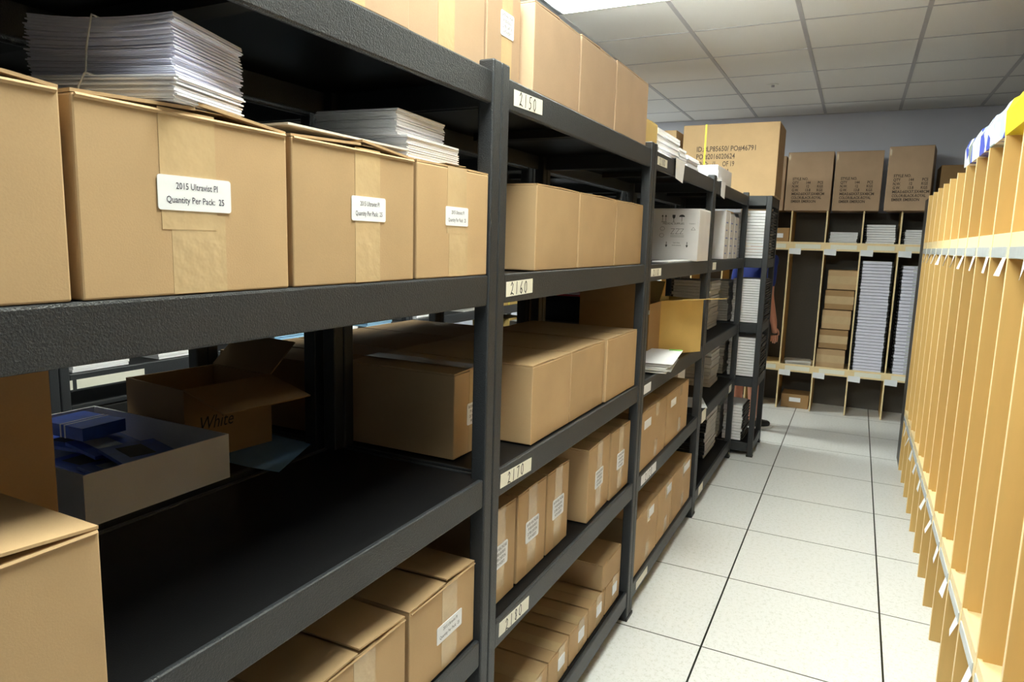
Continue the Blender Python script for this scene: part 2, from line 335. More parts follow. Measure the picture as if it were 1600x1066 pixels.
# ------------------------------------------------------------------ cartons
def carton(label, y0, y1, z, h, xf=-0.305, depth=.44, mat='card', tape=None, lab=None, rz=0, group=None, flaps='closed', name='cardboard_carton', taperange=(0,1), side_lab=False, toptape=True, lz=None, ly=0, loc=None):
    wdt = y1-y0; yc = (y0+y1)/2
    t = thing(name, label, 'box', loc if loc else (xf-depth/2, yc, z), rz, group)
    a, b2 = depth/2, wdt/2-.002
    rnd = random.Random(hash((round(y0,3), round(z,3), round(xf,3))) & 0xffff)
    B(-a, a, -b2, b2, .0005, h-.004).build('body', mat, t, bevel=.0025)
    if flaps == 'closed':
        lift = [rnd.uniform(0, .003), rnd.uniform(0, .003)]
        for s2 in (-1, 1):
            l = lift[(s2+1)//2]; q = b2*s2
            MB().slab((-a+.001, q, h-.0037), (a-.001, q, h-.0037), (a-.001, s2*.0008, h-.0037+l), (-a+.001, s2*.0008, h-.0037+l), .0035 if s2 < 0 else -.0035).build('flap', mat, t)
    elif flaps == 'ajar':   # outer flap lifting at the aisle side
        for s2 in (-1, 1):
            q = b2*s2; l = .006 if s2 < 0 else .012
            MB().slab((-a+.001, q, h-.0037), (a-.001, q, h-.0037), (a+.003, s2*.002, h-.0037+l), (-a+.001, s2*.002, h-.003), .0035 if s2 < 0 else -.0035).build('flap', mat, t)
        MB().slab((a, -b2+.003, h-.0085), (a+.0035, -b2+.003, h-.006), (a+.0035, b2-.003, h-.006), (a, b2-.003, h-.0085), .003).build('inner_flap', mat, t)
    if tape:
        tw = tape/2; e = .0006
        for q, (lo, hi, off) in enumerate(taperange if isinstance(taperange[0], tuple) else ((taperange[0], taperange[1], 0),)):
            B(a+.0001, a+e-.0003*q, -tw+off+ly, tw+off+ly, max(.002, lo*h), hi*h-.001).build('packing_tape', 'tape', t)
        if toptape: B(-a, a+.001, -tw, tw, h+.0032, h+.0038).build('packing_tape', 'tape', t)
    if lab:
        k, lw, lh = lab; lzz = lz if lz else h*.52
        e = .0016
        cr_ = lh*.09; pts = []
        for (qy, qz, a0) in ((lw/2-cr_, lh/2-cr_, 0), (-lw/2+cr_, lh/2-cr_, 90), (-lw/2+cr_, -lh/2+cr_, 180), (lw/2-cr_, -lh/2+cr_, 270)):
            for da in (0, 30, 60, 90): r_ = math.radians(a0+da); pts.append((a+.0007, ly+qy+cr_*math.cos(r_), lzz+qz+cr_*math.sin(r_)))
        o = MB().poly(pts, (1,0,0), e-.0007).build('address_label' if k != 'U' else 'product_label', 'label', t)
        if k == 'U':
            text('2015 Ultravist PI', lh*.27, '+x', (a+e+.0002, ly+.002, lzz+lh*.20), 'ink', o, fitw=lw*.57, bold=.00008)
            text('Quantity Per Pack:  25', lh*.27, '+x', (a+e+.0002, ly, lzz-lh*.20), 'ink', o, fitw=lw*.79, bold=.00008)
        elif k == 'B':
            for q, s3 in enumerate(('BAYER HEALTHCARE', 'PI 000-00-0010', '25 PER CARTON', 'WITH INSERTS')):
                text(s3, lh*.19, '+x', (a+e+.0002, ly, lzz+lh*(.33-.22*q)), 'ink', o, fitw=lw*(.86, .66, .72, .6)[q], bold=.00008)
    if side_lab:
        B(a-.14, a-.04, -b2-.001, -b2-.0001, h*.42, h*.7).build('address_label', 'label', t)
    return t
h1 = .2105
U = ('U', .100, .039)
# shelf at 1.42 of the nearest rack
tr = ((.52, 1, -.012), (.0, .6, .0))
z1 = 1.42
carton('plain cardboard carton cut off by the left edge, on the shelf with the white-labelled cartons', -2.335, -2.053, z1, h1, tape=.072, flaps='ajar')
carton('large cardboard carton with white label, under the tallest white leaflet bundle', -2.046, -1.757, z1, h1, tape=.075, lab=U, taperange=((.36, 1, -.008), (0, .45, .004)), lz=.117, ly=-.004, flaps='ajar')
carton('white-labelled carton in the middle of its row, a grey sheet lying on its top', -1.752, -1.457, z1, h1, tape=.062, lab=('U', .085, .038), lz=.117, ly=.02, taperange=((.0, 1, -.002),), flaps='ajar')
carton('white-labelled carton touching the first upright post, under the smaller leaflet bundle', -1.452, -1.188, z1, h1, tape=.07, lab=('U', .083, .036), lz=.117, ly=0.005, taperange=((.4, 1, 0), (0, .42, .008)))
# top shelf
zt = 1.838
carton('cardboard carton on the top shelf at the upper left edge of the view', -2.06, -1.77, zt, .205, mat='card_pink', tape=.06, xf=-.31)
carton('cardboard carton on the top shelf, just left of the taped one beside the upright', -1.765, -1.467, zt, .205, mat='card_pink', tape=.06, xf=-.31)
carton('taped cardboard carton on the top shelf ending just at the first upright', -1.457, -1.155, zt, .21, mat='card_pink', tape=.058, depth=.38, xf=-.34, lab=('B', .07, .05), lz=.19-.02)
carton('narrow top-shelf carton with a printed white label, right above the 2150 label', -1.150, -.988, zt, .20, mat='card_pink', tape=.05, depth=.38, xf=-.34, lab=('B', .062, .052), lz=.125, ly=.012)
carton('plain top-shelf carton with a bright left edge, right of the narrow labelled one', -.980, -.688, zt, .20, mat='card_pink', xf=-.31)
carton('plain top-shelf carton in the middle of the three unlabelled ones', -.683, -.385, zt, .205, mat='card_pink', xf=-.31)
carton('last plain carton on the top shelf before the second upright', -.380, -.03, zt, .21, mat='card_pink', xf=-.31)
carton('small bright yellowish carton on top beyond the second upright', .115, .30, zt, .126, mat='card_yellow', xf=-.36, depth=.30)
# shelf 1.42 of second rack
carton('leftmost plain carton on the 2160 shelf, its brown side facing the viewer', -.915, -.625, z1, .215, xf=-.32, side_lab=False)
carton('middle plain carton on the 2160 shelf', -.620, -.292, z1, .215, xf=-.32)
carton('rightmost plain carton on the 2160 shelf, beside the second upright', -.287, .02, z1, .215, xf=-.32)
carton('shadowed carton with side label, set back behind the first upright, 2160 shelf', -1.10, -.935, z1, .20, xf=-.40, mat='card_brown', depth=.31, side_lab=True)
# shelf 0.965 of second rack
z9 = .965
carton('shadowed carton with printed white label peeking out left of the first upright', -1.109, -.905, z9, .212, xf=-.43, tape=.06, lab=('B', .08, .055), lz=.10, depth=.32, ly=.0)
carton('leftmost plain carton on the 2170 shelf', -.900, -.632, z9, .212, xf=-.322, depth=.43)
carton('middle plain carton on the 2170 shelf, flush against its left neighbour', -.630, -.335, z9, .212, xf=-.322, depth=.43)
carton('rightmost carton on the 2170 shelf, slightly pushed forward beside the second upright', -.328, .012, z9, .215, xf=-.315, depth=.43)
for i, (a, b2) in enumerate(((-1.108, -.80), (-.795, -.47), (-.465, -.14))):
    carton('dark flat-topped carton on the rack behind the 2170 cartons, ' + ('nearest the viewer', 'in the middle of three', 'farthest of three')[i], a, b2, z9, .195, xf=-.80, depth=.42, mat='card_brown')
# shelf 0.578 second rack
z5 = .578
tt = ((.60, 1, 0), (0, .38, 0))
Bl = ('B', .085, .062)
names = ['tall taped carton under the 2170 label, half hidden by the first upright', 'tall taped carton second from the first upright on the 2180 shelf', 'tall taped carton third from the first upright on the 2180 shelf', 'tall taped carton right of the gap on the 2180 shelf', 'tall taped carton on the 2180 shelf touching the second upright']
for i, (a, b2, x, rz) in enumerate(((-1.105, -.925, -.345, 0), (-.915, -.727, -.345, 0), (-.720, -.552, -.345, 0), (-.445, -.215, -.325, .03), (-.208, .015, -.322, .0))):
    carton(names[i], a, b2, z5, .25, xf=x, depth=.40, tape=.055, lab=Bl, taperange=tt, lz=.125, rz=rz)
# bottom shelf second rack
zb = .125
names = ['low flat taped carton at the near end of the bottom shelf, lowest in view', 'low flat taped carton second on the bottom shelf', 'low flat taped carton third on the bottom shelf', 'low flat taped carton fourth on the bottom shelf, below the 2180 shelf', 'low flat carton at the far end of the bottom shelf, another one on its top', '']
for i, (a, b2) in enumerate(((-1.09, -.90), (-.895, -.715), (-.71, -.545), (-.540, -.365), (-.36, -.19), (-.185, -.01))):
    lb = ['low flat taped carton hidden at the near end of the second rack, bottom shelf', 'low flat taped carton cut by the lower edge of the view', 'low flat taped carton nearest the viewer on the bottom shelf, fully in view', 'low flat taped carton, second one in view on the bottom shelf', 'low flat taped carton on the bottom shelf just left of the stacked pair', 'low flat taped carton at the bottom of the stacked pair beside the second upright'][i]
    carton(lb, a, b2, zb, .113, xf=-.325, depth=.42, tape=.05, lab=('S', .055, .04), lz=.06, ly=.02)
tq = carton('low carton lying on top of the bottom-shelf row beside the second upright', -.235, -.02, zb+.118, .10, xf=-.322, depth=.34)
B(-.17-.0005+.01, -.165+.115, -.1065, -.1056, .006, .094).build('packing_tape', 'tape', tq)
# shelf 0.578 first rack
for i, (a, b2) in enumerate(((0, 0), (-2.04, -1.752), (-1.747, -1.457), (-1.447, -1.188))):
    if i == 0: continue
    carton(['carton out of view at the near end of the low shelf', 'cardboard carton with lifted flap at the very bottom of the view, left of the others', 'cardboard carton with lifted flaps below the empty black shelf, middle one', 'cardboard carton with tilted white label below the empty black shelf, beside the first upright'][i], a, b2, z5, .195, xf=-.318, depth=.42, tape=.06, lab=U if i != 2 else ('S', .07, .04), lz=.09 if i != 2 else .05, ly=.02, flaps='ajar', toptape=False)
carton('white carton glimpsed under the low shelf beside the first upright', -1.40, -1.19, zb, .2, xf=-.33, mat='card_white', depth=.4)
# shelf 0.965 first rack
carton('big cardboard carton in the lower left corner, its shaded top visible', -2.33, -2.04, z9, .213, xf=-.306, depth=.27, flaps='ajar')
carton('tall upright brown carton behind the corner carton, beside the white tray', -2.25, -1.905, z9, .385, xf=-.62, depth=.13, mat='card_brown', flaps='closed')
# third rack cartons
names = ['taped carton with small white label, nearer of two side by side on the third rack', 'taped carton with small white label, farther of two side by side on the third rack']
for i, (a, b2) in enumerate(((.13, .545), (.56, 1.00))):
    t = carton(names[i], a, b2, z5-.02+.02, .245, xf=-.315, depth=.40, tape=.05, taperange=((.78, 1, .05), (0, .35, .05)), toptape=False)
    B(.2, .2012, -.17+.02, -.07+.02, .17, .205).build('address_label', 'label', t)
names = ['taped carton at the near end of the bottom shelf of the third rack', 'taped carton in the middle of the bottom shelf of the third rack', 'taller taped carton at the far end of the bottom shelf of the third rack']
for i, (a, b2, h) in enumerate(((.13, .50, .25), (.51, .76, .25), (.77, 1.20, .25))):
    t = carton(names[i], a, b2, zb-.03+.03, h, xf=-.315, depth=.40, tape=.05, taperange=((.7, 1, .03), (0, .35, .03)), toptape=False)
    B(.2, .2012, .08-.05, .16-.05 if i < 2 else .17, h-.06, h-.02).build('address_label', 'label', t)
# white carton behind the two
carton('grey-white carton behind the two small-labelled cartons of the third rack', 1.03, 1.2, z5, .33, xf=-.38, depth=.30, mat='card_white', flaps='closed')

# white medical carton, its end facing the viewer
t = thing('white_carton', 'white carton printed with arrows, goblet and umbrella signs, on the third rack', 'box', (-.40, .98, 1.42))
B(-.115, .115, -.13, .13, .0005, .245).build('body', 'card_white', t, bevel=.003)
for s2 in (-1, 1): MB().slab((-.114, s2*.129, .2445), (.114, s2*.129, .2445), (.114, s2*.001, .246), (-.114, s2*.001, .246), .003 if s2 < 0 else -.003).build('flap', 'card_white', t)
g = MB(); Y = -.1302
def ln(a, b2, w_=.002):
    a = Vector((a[0], Y, a[1])); b2 = Vector((b2[0], Y, b2[1])); d = (b2-a).normalized(); q = Vector((-d.z, 0, d.x))*w_/2; g.slab(a+q, b2+q, b2-q, a-q, .0004)
for xx in (-.062, -.046): ln((xx, .187), (xx, .212)); g.poly([(xx-.005, Y, .209), (xx+.005, Y, .209), (xx, Y, .219)], (0,-1,0), .0004)
ln((-.067, .184), (-.041, .184))
g.poly([(-.015, Y, .218), (0, Y, .218), (-.001, Y, .205), (-.0075, Y, .198), (-.014, Y, .205)], (0,-1,0), .0004); ln((-.0075, .2), (-.0075, .186)); ln((-.012, .184), (-.003, .184))
g.poly([(.017, Y, .208)] + [(.031+.014*math.cos(q), Y, .208+.011*math.sin(q)) for q in [PI-PI*k/8 for k in range(9)]], (0,-1,0), .0004); ln((.031, .208), (.031, .186))
for xx in (-.037, .062): ln((xx, .09), (xx, .07), .003); g.poly([(xx-.006, Y, .075), (xx+.006, Y, .075), (xx, Y, .063)], (0,-1,0), .0004)
for q in range(3): pass
ln((.078, .147), (.088, .16), .0012); ln((.088, .16), (.098, .147), .0012); ln((.078, .147), (.098, .147), .0012)
for cxx, cz in ((-.06, .152), (-.062, .12)):
    pts = [(cxx+.011*math.cos(2*PI*k/10), cz+.009*math.sin(2*PI*k/10)) for k in range(11)]
    for a, b2 in zip(pts, pts[1:]): ln(a, b2, .0012)
for cxx in (-.010, .013, .033):
    ln((cxx-.009, .152), (cxx+.009, .152), .0015); ln((cxx+.009, .152), (cxx-.008, .128), .0015); ln((cxx-.009, .128), (cxx+.009, .128), .0015)
ln((-.02, .12), (.045, .12), .0012); ln((-.02, .114), (.045, .114), .0012)
g.build('shipping_symbols', 'ink_black', t)
text('MEDICAL SUPPLIES', .013, '-y', (-.008, -.1308, .176), 'ink_black', t, sx=.95)
text('Y 0 0 0 1', .009, '-y', (.082, -.1308, .176), 'ink_black', t, sx=.9)
text('low dose', .009, '-y', (.012, -.1308, .086), 'ink_black', t); text('instruments', .009, '-y', (.012, -.1308, .074), 'ink_black', t)
# low stack lying on the third rack shelf front edge
t = thing('paper_stack', 'thin flat pile of white paper along the front edge below the white medical carton', 'paper', (-.345, .62, 1.42))
B(-.04, .03, -.2, .22, .0005, .006).build('sheets', 'paper', t)

# ------------------------------------------------------------------ paper bundles
def stack(name, label, loc, L, W, H, n, rz, mat='paper', group=None, jit=.003, band=False, cat='paper', curl=0, mat2=None):
    """bundle of n folded sheets/leaflets; long axis local x"""
    t = thing(name, label, cat, loc, rz, group); rnd = random.Random(int(L*1000+n*7+abs(loc[1])*100))
    mb = MB(); h = H/n; rows = 7
    for i in range(n):
        jx_, jy_ = rnd.uniform(-jit, jit), rnd.uniform(-jit, jit); a = rnd.uniform(-.01, .01)
        x0, x1 = -L/2+jx_, L/2+jx_; y0, y1 = -W/2+jy_, W/2+jy_
        zz = i*h; k0 = len(mb.v); fr = (i/n)
        for j in range(rows):
            u = j/(rows-1); x = x0+(x1-x0)*u; dz = curl*fr*((2*u-1)**2) ; th = h*.86
            for yy, z in ((y0, zz+dz), (y1, zz+dz), (y1, zz+dz+th), (y0, zz+dz+th)): mb.v.append((x, yy+a*(u-.5)*L, z+.0005))
            if j:
                p, q = k0+(j-1)*4, k0+j*4
                for m_ in range(4): m2 = (m_+1) % 4; mb.f.append((p+m_, p+m2, q+m2, q+m_))
        mb.f.append((k0, k0+3, k0+2, k0+1)); e_ = k0+(rows-1)*4; mb.f.append((e_, e_+1, e_+2, e_+3))
    mb.build('leaflets' if 'leaflet' in name else 'sheets', mat, t)
    if band:
        bx = -L*.08; r = .0012; g2 = .0025+jit
        MB().tube([(bx, -W/2-g2, .002), (bx+.004, -W/2-g2-.001, H*.5), (bx+.012, -W/2-g2, H+.001), (bx+.012, W/2+g2, H+.001), (bx, W/2+g2, .002)], r, 6).build('rubber_band', 'band', t)
    return t
ht = z1+h1+.003
# big bundle on second carton
ang = math.atan2(.07, .16)
stack('leaflet_bundle', 'low bundle of white folded leaflets under the tall banded one, on the labelled carton', (-.405, -1.905, ht+.003), .20, .135, .028, 14, .30, 'paper', band=True, jit=.004)
stack('leaflet_bundle', 'tall rubber-banded bundle of white folded leaflets on the labelled carton', (-.445, -1.865, ht+.033), .185, .155, .072, 40, .34, 'paper_cool', band=True, jit=.003, curl=.006)
stack('leaflet_bundle', 'lower half of the white leaflet pile on the carton beside the first upright', (-.425, -1.347, ht+.001), .17, .195, .040, 20, .06, 'paper', jit=.002)
stack('leaflet_bundle', 'upper half of the white leaflet pile, pushed left of the half beneath it', (-.44, -1.372, ht+.040), .17, .185, .045, 22, .10, 'paper', jit=.003)
o = B(-.17, .155, -.145, .14, 0, .003).build('grey_sheet', 'paper_grey', None, loc=(-.47, -1.60, ht+.0095)); tag(o, 'thin grey board lying on the white-labelled carton beside the small leaflet pile', 'board')
# dark round thing at far left top
o = MB().tube([(0,0,0),(0,0,.08)], [.05,.05], 24).build('tape_roll', 'plastic_black', None, loc=(-.46, -2.16, ht+.003)); tag(o, 'dark roll standing at the left edge beside the banded leaflets', 'roll')

# top-shelf white stacks beyond second upright
stack('paper_stack', 'tallest white paper stack on top of the third rack', (-.46, .525, zt), .18, .38, .125, 10, 0, 'paper', jit=.006)
stack('paper_stack', 'second white paper stack on top of the third rack, a step lower', (-.46, .79, zt), .18, .13, .095, 8, 0, 'paper', jit=.005)
stack('paper_stack', 'third white paper stack on top of the third rack, lowest in the row', (-.46, 1.02, zt), .18, .26, .083, 8, 0, 'paper', jit=.006)
t = thing('white_carton', 'small white carton with a grey end, on top beside the third upright', 'box', (-.43, 1.60, zt)); B(-.115, .115, -.22, .22, 0, .088).build('body', 'card_white', t, bevel=.002); B(-.116, .1165, -.221, -.219, .02, .06).build('address_label', 'label', t)
t = thing('paper_sheet', 'white sheet hanging down over the top beam of the third rack', 'paper', (-.2975, .47, 1.80)); MB().slab((.0, -.09, -.035), (.0, .04, -.045), (.001, .06, .044), (.001, -.10, .044), .0006).slab((.001, -.10, .044), (.001, .06, .044), (-.06, .06, .046), (-.06, -.10, .046), .0006).build('sheet', 'paper', t)
t = thing('paper_sheet', 'white sheet hanging over the top beam just past the third upright', 'paper', (-.2975, 1.50, 1.80)); MB().slab((.0, -.09, -.035), (.0, .03, -.045), (.001, .03, .044), (.001, -.09, .044), .0006).slab((.001, -.09, .044), (.001, .03, .044), (-.06, .03, .046), (-.06, -.09, .046), .0006).build('sheet', 'paper', t)

# third rack: curling open magazines and the open cartons
t = stack('magazine_pile', 'pile of white magazines with a green corner hanging over the shelf edge', (-.345, .46, z9), .13, .34, .04, 9, .14, 'paper_grey', jit=.014, cat='magazines')
MB().slab((-.065, -.17, .042), (.08, -.17, .042), (.09, .19, .050), (-.065, .19, .050), .0015).build('top_magazine', 'paper', t)
MB().slab((.03, .165, .0515), (.085, .165, .0515), (.088, .192, .053), (.03, .192, .053), .0008).build('green_corner', simple('green_print', (.2, .6, .1), .4), t)
def open_box(label, loc, rz, a, b2, h, mat, flaps, name='open_carton', th=.004, inner=None):
    t = thing(name, label, 'box', loc, rz)
    mb = MB().box(-a, a, -b2, b2, .0005, .004).box(-a, a, -b2, -b2+th, .004, h).box(-a, a, b2-th, b2, .004, h).box(-a, -a+th, -b2+th, b2-th, .004, h).box(a-th, a, -b2+th, b2-th, .004, h)
    mb.build('body', mat, t)
    for side, L, an in flaps:        # side, length, angle above horizontal
        c, s3 = math.cos(an)*L, math.sin(an)*L
        q = {'+x': [(a, -b2, h), (a, b2, h), (a+c, b2, h+s3), (a+c, -b2, h+s3)], '-x': [(-a, b2, h), (-a, -b2, h), (-a-c, -b2, h+s3), (-a-c, b2, h+s3)],
             '+y': [(a, b2, h), (-a, b2, h), (-a, b2+c, h+s3), (a, b2+c, h+s3)], '-y': [(-a, -b2, h), (a, -b2, h), (a, -b2-c, h+s3), (-a, -b2-c, h+s3)]}[side]
        MB().slab(*q, -.0035).build('flap', mat, t)
    return t
open_box('yellowish open carton with a flap reaching out over the aisle, on the third rack', (-.455, .955, z9), -.55, .12, .15, .262, 'card_yellow', [('+x', .15, .12), ('-y', .10, 1.9)])
t = open_box('brown open carton with raised flap and white side label, left of the yellowish one', (-.59, .66, z9), 0, .168, .10, .262, 'card_brown', [('-y', .12, 1.45)])
B(-.02+.12, .06+.11, -.1012, -.1002, .215, .235).build('address_label', 'label', t)

# fourth rack contents
for i in range(3):
    o = B(-.11, .11, -.075, .075, .0006, .28-.01*i).build('magazine_file', 'card_white', None, loc=(-.42, 1.78+.17*i, 1.42), bevel=.002)
    tag(o, ('white magazine file with blue print, nearest the third upright', 'white magazine file with blue print, second past the third upright', 'white magazine file with blue print, farthest past the third upright')[i], 'magazine file')
    mb = MB()
    for q in range(5): mb.box(.1101, .1106, -.05, .0+.01*(q % 3), .03+q*.045, .038+q*.045)
    mb.build('blue_print', 'blue', o)

def booklets(n, x0, x1, y0, y1, z, h, label, group, comb='-y', mat='paper_grey', jit=.006, tilt=0, both=False, prints=False):
    """n comb-bound booklets, each an object with pages and binding"""
    th = h/n; first = None; a, b2 = (x1-x0)/2, (y1-y0)/2
    for i in range(n):
        if first is None:
            r = thing('bound_booklet', label, 'booklet', (0,0,0), 0, group)
            B(-a, a, -b2, b2, .0006, th*.88).build('pages', mat, r)
            s2 = -1 if comb[0] == '-' else 1
            if comb[1] == 'y': MB().tube([(-a*.95, s2*(b2+.004), th*.5), (a*.95, s2*(b2+.004), th*.5)], th*.47, 8).build('binding_comb', 'plastic_black', r)
            else:
                for sg in ((-1, 1) if both else (s2,)):
                    xa, xb = sorted((sg*(a+.0002), sg*(a+.016)))
                    B(xa, xb, -b2*.98, b2*.98, th*.2, th*.7).build('binding_comb', 'plastic_black', r, bevel=th*.1)
            if prints: MB().box(-.03, .02, -b2-.0006, -b2-.0001, th*.25, th*.65).build('spine_print', 'clear', r)
            first = r; src = r; new = r
        else:
            src = first
            new = src.copy(); C.objects.link(new)
            for ch in list(src.children):
                c2 = ch.copy(); C.objects.link(c2); c2.parent = new
        new.location = ((x0+x1)/2+random.uniform(-jit, jit), (y0+y1)/2+random.uniform(-jit, jit), z+i*th)
        new.rotation_euler = (0, 0, random.uniform(-.015, .015))
booklets(16, -.66, -.42, 1.99, 2.30, z9, .31, 'grey-white comb-bound booklet stacked on the fourth rack, below the magazine files', 'booklets on the upper middle shelf of the fourth rack', '-x', jit=.007)
booklets(12, -.62, -.40, 2.05, 2.34, z5, .30, 'comb-bound booklet stacked on the lower middle shelf of the fourth rack', 'booklets on the lower middle shelf of the fourth rack', '-x', jit=.007)
booklets(14, -.60, -.38, 1.95, 2.30, zb, .30, 'comb-bound booklet stacked on the bottom shelf of the fourth rack', 'booklets on the bottom shelf of the fourth rack', '-y', mat='paper_grey', jit=.005)
o = B(-.09, .09, -.13, .13, 0, .003).build('paper_sheet', 'paper', None, loc=(-.42, 1.55, z5-.002)); o.rotation_euler = (0,0,.3); tag(o, 'single white sheet lying on the lower middle shelf of the fourth rack', 'paper')
# turned rack stacks
for lv, n, h, lab in ((1.42, 16, .33, 'second from the top'), (z9, 18, .31, 'third from the top'), (z5, 14, .28, 'fourth from the top'), (.1, 12, .26, 'lowest')):
    booklets(n, -.36-.02, -.172 if lv > .2 else -.25, 2.612, 2.89, lv, h, 'white booklet of the outer stack, %s shelf of the turned rack' % lab, 'booklets on the %s shelf of the turned rack' % lab, '+x', 'paper', jit=.005)
    booklets(n-2, -.64, -.41, 2.612, 2.89, lv, h-.02, 'white booklet of the inner stack, %s shelf of the turned rack' % lab, 'inner booklets on the %s shelf of the turned rack' % lab, '-x', 'paper_grey', jit=.005)

# big LP carton and its neighbour on the turned rack
t = thing('large_carton', 'big tan carton with ID and PO lettering and yellow strap, on the turned rack', 'box', (-.475, 2.80, 1.846))
B(-.325, .325, -.20, .20, .0005, .492).build('body', 'card_yellow' if 0 else MAT['card'], t, bevel=.004)
for s2 in (-1, 1): MB().slab((-.324, s2*.199, .4915), (.324, s2*.199, .4915), (.324, s2*.001, .4925), (-.324, s2*.001, .4925), .003 if s2 < 0 else -.003).build('flap', 'card', t)
MB().box(-.172, -.160, -.2022, -.2005, .001, .497).box(-.172, -.160, -.2005, .2005, .4958, .4975).build('strap', 'strap', t)
for s3, fw_, zz in (('ID.#LP85650/ PO#46791', .40, .325), ('PO.#2016020624', .265, .273), ('C/NO:   /1     OF 19', .265, .221), ('MADE IN CHINA', .235, .169)):
    text(s3, .050, '-y', (-.225, -.2006, zz), 'ink_faded', t, 'LEFT', fitw=fw_, bold=.0008)
t = thing('large_carton', 'tan strapped carton to the left of the big lettered one, on the turned rack', 'box', (-1.12, 2.80, 1.846))
B(-.27, .27, -.2, .2, .0005, .465).build('body', 'card', t, bevel=.004); MB().box(-.045, -.033, -.2022, -.2005, .001, .4665).build('strap', 'strap', t)
MB().slab((-.269, -.199, .4645), (.269, -.199, .4645), (.269, .199, .466), (-.269, .199, .466), .003).build('flap', 'card', t)

# ------------------------------------------------------------------ birch cubby units
def cubby(name, label, origin, axis, divs, depth, H=1.862, tags=()):
    """axis 'y': front faces -x at origin x, divs are y positions; axis 'x': front faces -y"""
    t = thing(name, label, 'shelving', origin)
    def P(u0, u1, d0, d1, z0, z1):    # u along width, d depth from front
        return (d0, d1, u0, u1, z0, z1) if axis == 'y' else (u0, u1, d0, d1, z0, z1)
    th = .012
    for u in divs:
        o = B(*P(u-th/2, u+th/2, .0015, depth, 0, H)).build('divider', 'birch', t)
        B(*P(u-th/2, u+th/2, 0, .0015, 0.0005, H)).build('lit_edge', 'birch_lit', o)  # front edge painted brighter, as lit from the aisle
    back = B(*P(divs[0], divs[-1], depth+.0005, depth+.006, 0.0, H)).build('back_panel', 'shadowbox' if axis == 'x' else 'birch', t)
    for z0, z1 in ((.355, .425), (1.482, 1.556)):
        for u0, u1 in zip(divs, divs[1:]):
            MB().box(*P(u0+th/2, u1-th/2, .002, .014, z0, z1)).box(*P(u0+th/2, u1-th/2, .014, depth, z1-.02, z1-.006)).build('shelf', 'birch_lit', t)
    return t, P
# right-hand unit
YR = [2.82-.2915*k for k in range(16)]; YR.sort()
tR, PR = cubby('birch_cubby_unit', 'long birch cubby unit along the right side of the aisle', (.776, 0, 0), 'y', YR, .40)
rnd = random.Random(3)
for i, (u0, u1) in enumerate(zip(YR, YR[1:])):
    for z0 in (1.482, .355):
        B(-.0015, .002, u0+.03, u1-.02, z0+.002, z0+.034).build('label_holder', 'clear', tR)
        a = rnd.uniform(-.02, .02); zt_ = z0-.001 if z0 > 1 else z0+.002
        yy = u0+.006
        MB().slab((-.0012, yy+.008, zt_+.004), (-.0012+.0, yy+.058, zt_+.004), (-.006-rnd.uniform(0,.012), yy+.058+a, zt_-.05), (-.006-rnd.uniform(0,.012), yy+.008+a, zt_-.05), .0006).build('paper_tag', 'label', tR)
B(.004, .41, 2.828, 3.14, 0, 1.85).build('end_panel', 'plastic_black', tR)
# back unit
XBk = [-.175+.2925*k for k in range(-4, 8)]
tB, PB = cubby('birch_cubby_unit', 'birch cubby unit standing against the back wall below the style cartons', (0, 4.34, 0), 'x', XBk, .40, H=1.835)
for i, (u0, u1) in enumerate(zip(XBk, XBk[1:])):
    if not (-.6 < u0 < .9): continue
    for z0 in (1.482, .355):
        B(u0+.05, u1-.03, -.0005, .0018, z0+.015, z0+.055).build('label_holder', 'label_warm', tB)
        if not (z0 < 1 and i < 4): MB().slab((u0+.0, -.002, z0-.035), (u0+.10, -.002, z0-.04), (u0+.10, -.0012, z0+.015), (u0, -.0012, z0+.015), .0006).build('paper_tag', 'label', tB)
# style cartons
def style_box(label, x0, x1, z, h, rz=0, d=.36, y=4.33, txt=True):
    t = thing('style_carton', label, 'box', ((x0+x1)/2, y+d/2, z), rz); a = (x1-x0)/2
    B(-a, a, -d/2, d/2, .0005, h).build('body', 'card_pink', t, bevel=.004)
    for s2 in (-1, 1): MB().slab((-a+.001, s2*(d/2-.001), h), (a-.001, s2*(d/2-.001), h), (a-.001, s2*.001, h+.002), (-a+.001, s2*.001, h+.002), .003 if s2 < 0 else -.003).build('flap', 'card_pink', t)
    if txt:
        for q, (s3, fw_) in enumerate((('STYLE NO.', .13), ('QTY        144        PCS', .255), ('N.W.        12         KGS', .255), ('G.W.       13.8       KGS', .255), ('MEAS:60X37.5X48CM', .27), ('COLOR:BLACK-ROYAL', .25), ('EMBER EMERSON', .205))):
            text(s3, .033, '-y', (-a+.05, -d/2-.0006, h*.545-q*.033), 'ink_faded', t, 'LEFT', bold=.0009, fitw=fw_)
        B(-a+.008, -a+.02, -d/2-.0008, -d/2-.0002, h-.07, h-.02).build('packing_tape', 'tape', t)
    return t
zs = 1.836
style_box('plain tan carton half hidden behind the big lettered carton, on the back cubby unit', -.63, -.262, zs, .485, txt=False, y=4.36)
style_box('left one of three tan cartons with style lettering on the back cubby unit', -.246, .130, zs, .512)
style_box('middle one of three tan cartons with style lettering on the back cubby unit', .148, .520, zs, .508)
style_box('right, slightly turned one of three tan cartons with style lettering', .575, .905, zs, .53, rz=-.12, y=4.27)
carton('brown carton behind the near end of the right cubby unit, on the back unit', 0, .4, zs, .38, mat='card_brown', loc=(1.15, 4.54, zs), rz=-PI/2, depth=.36)

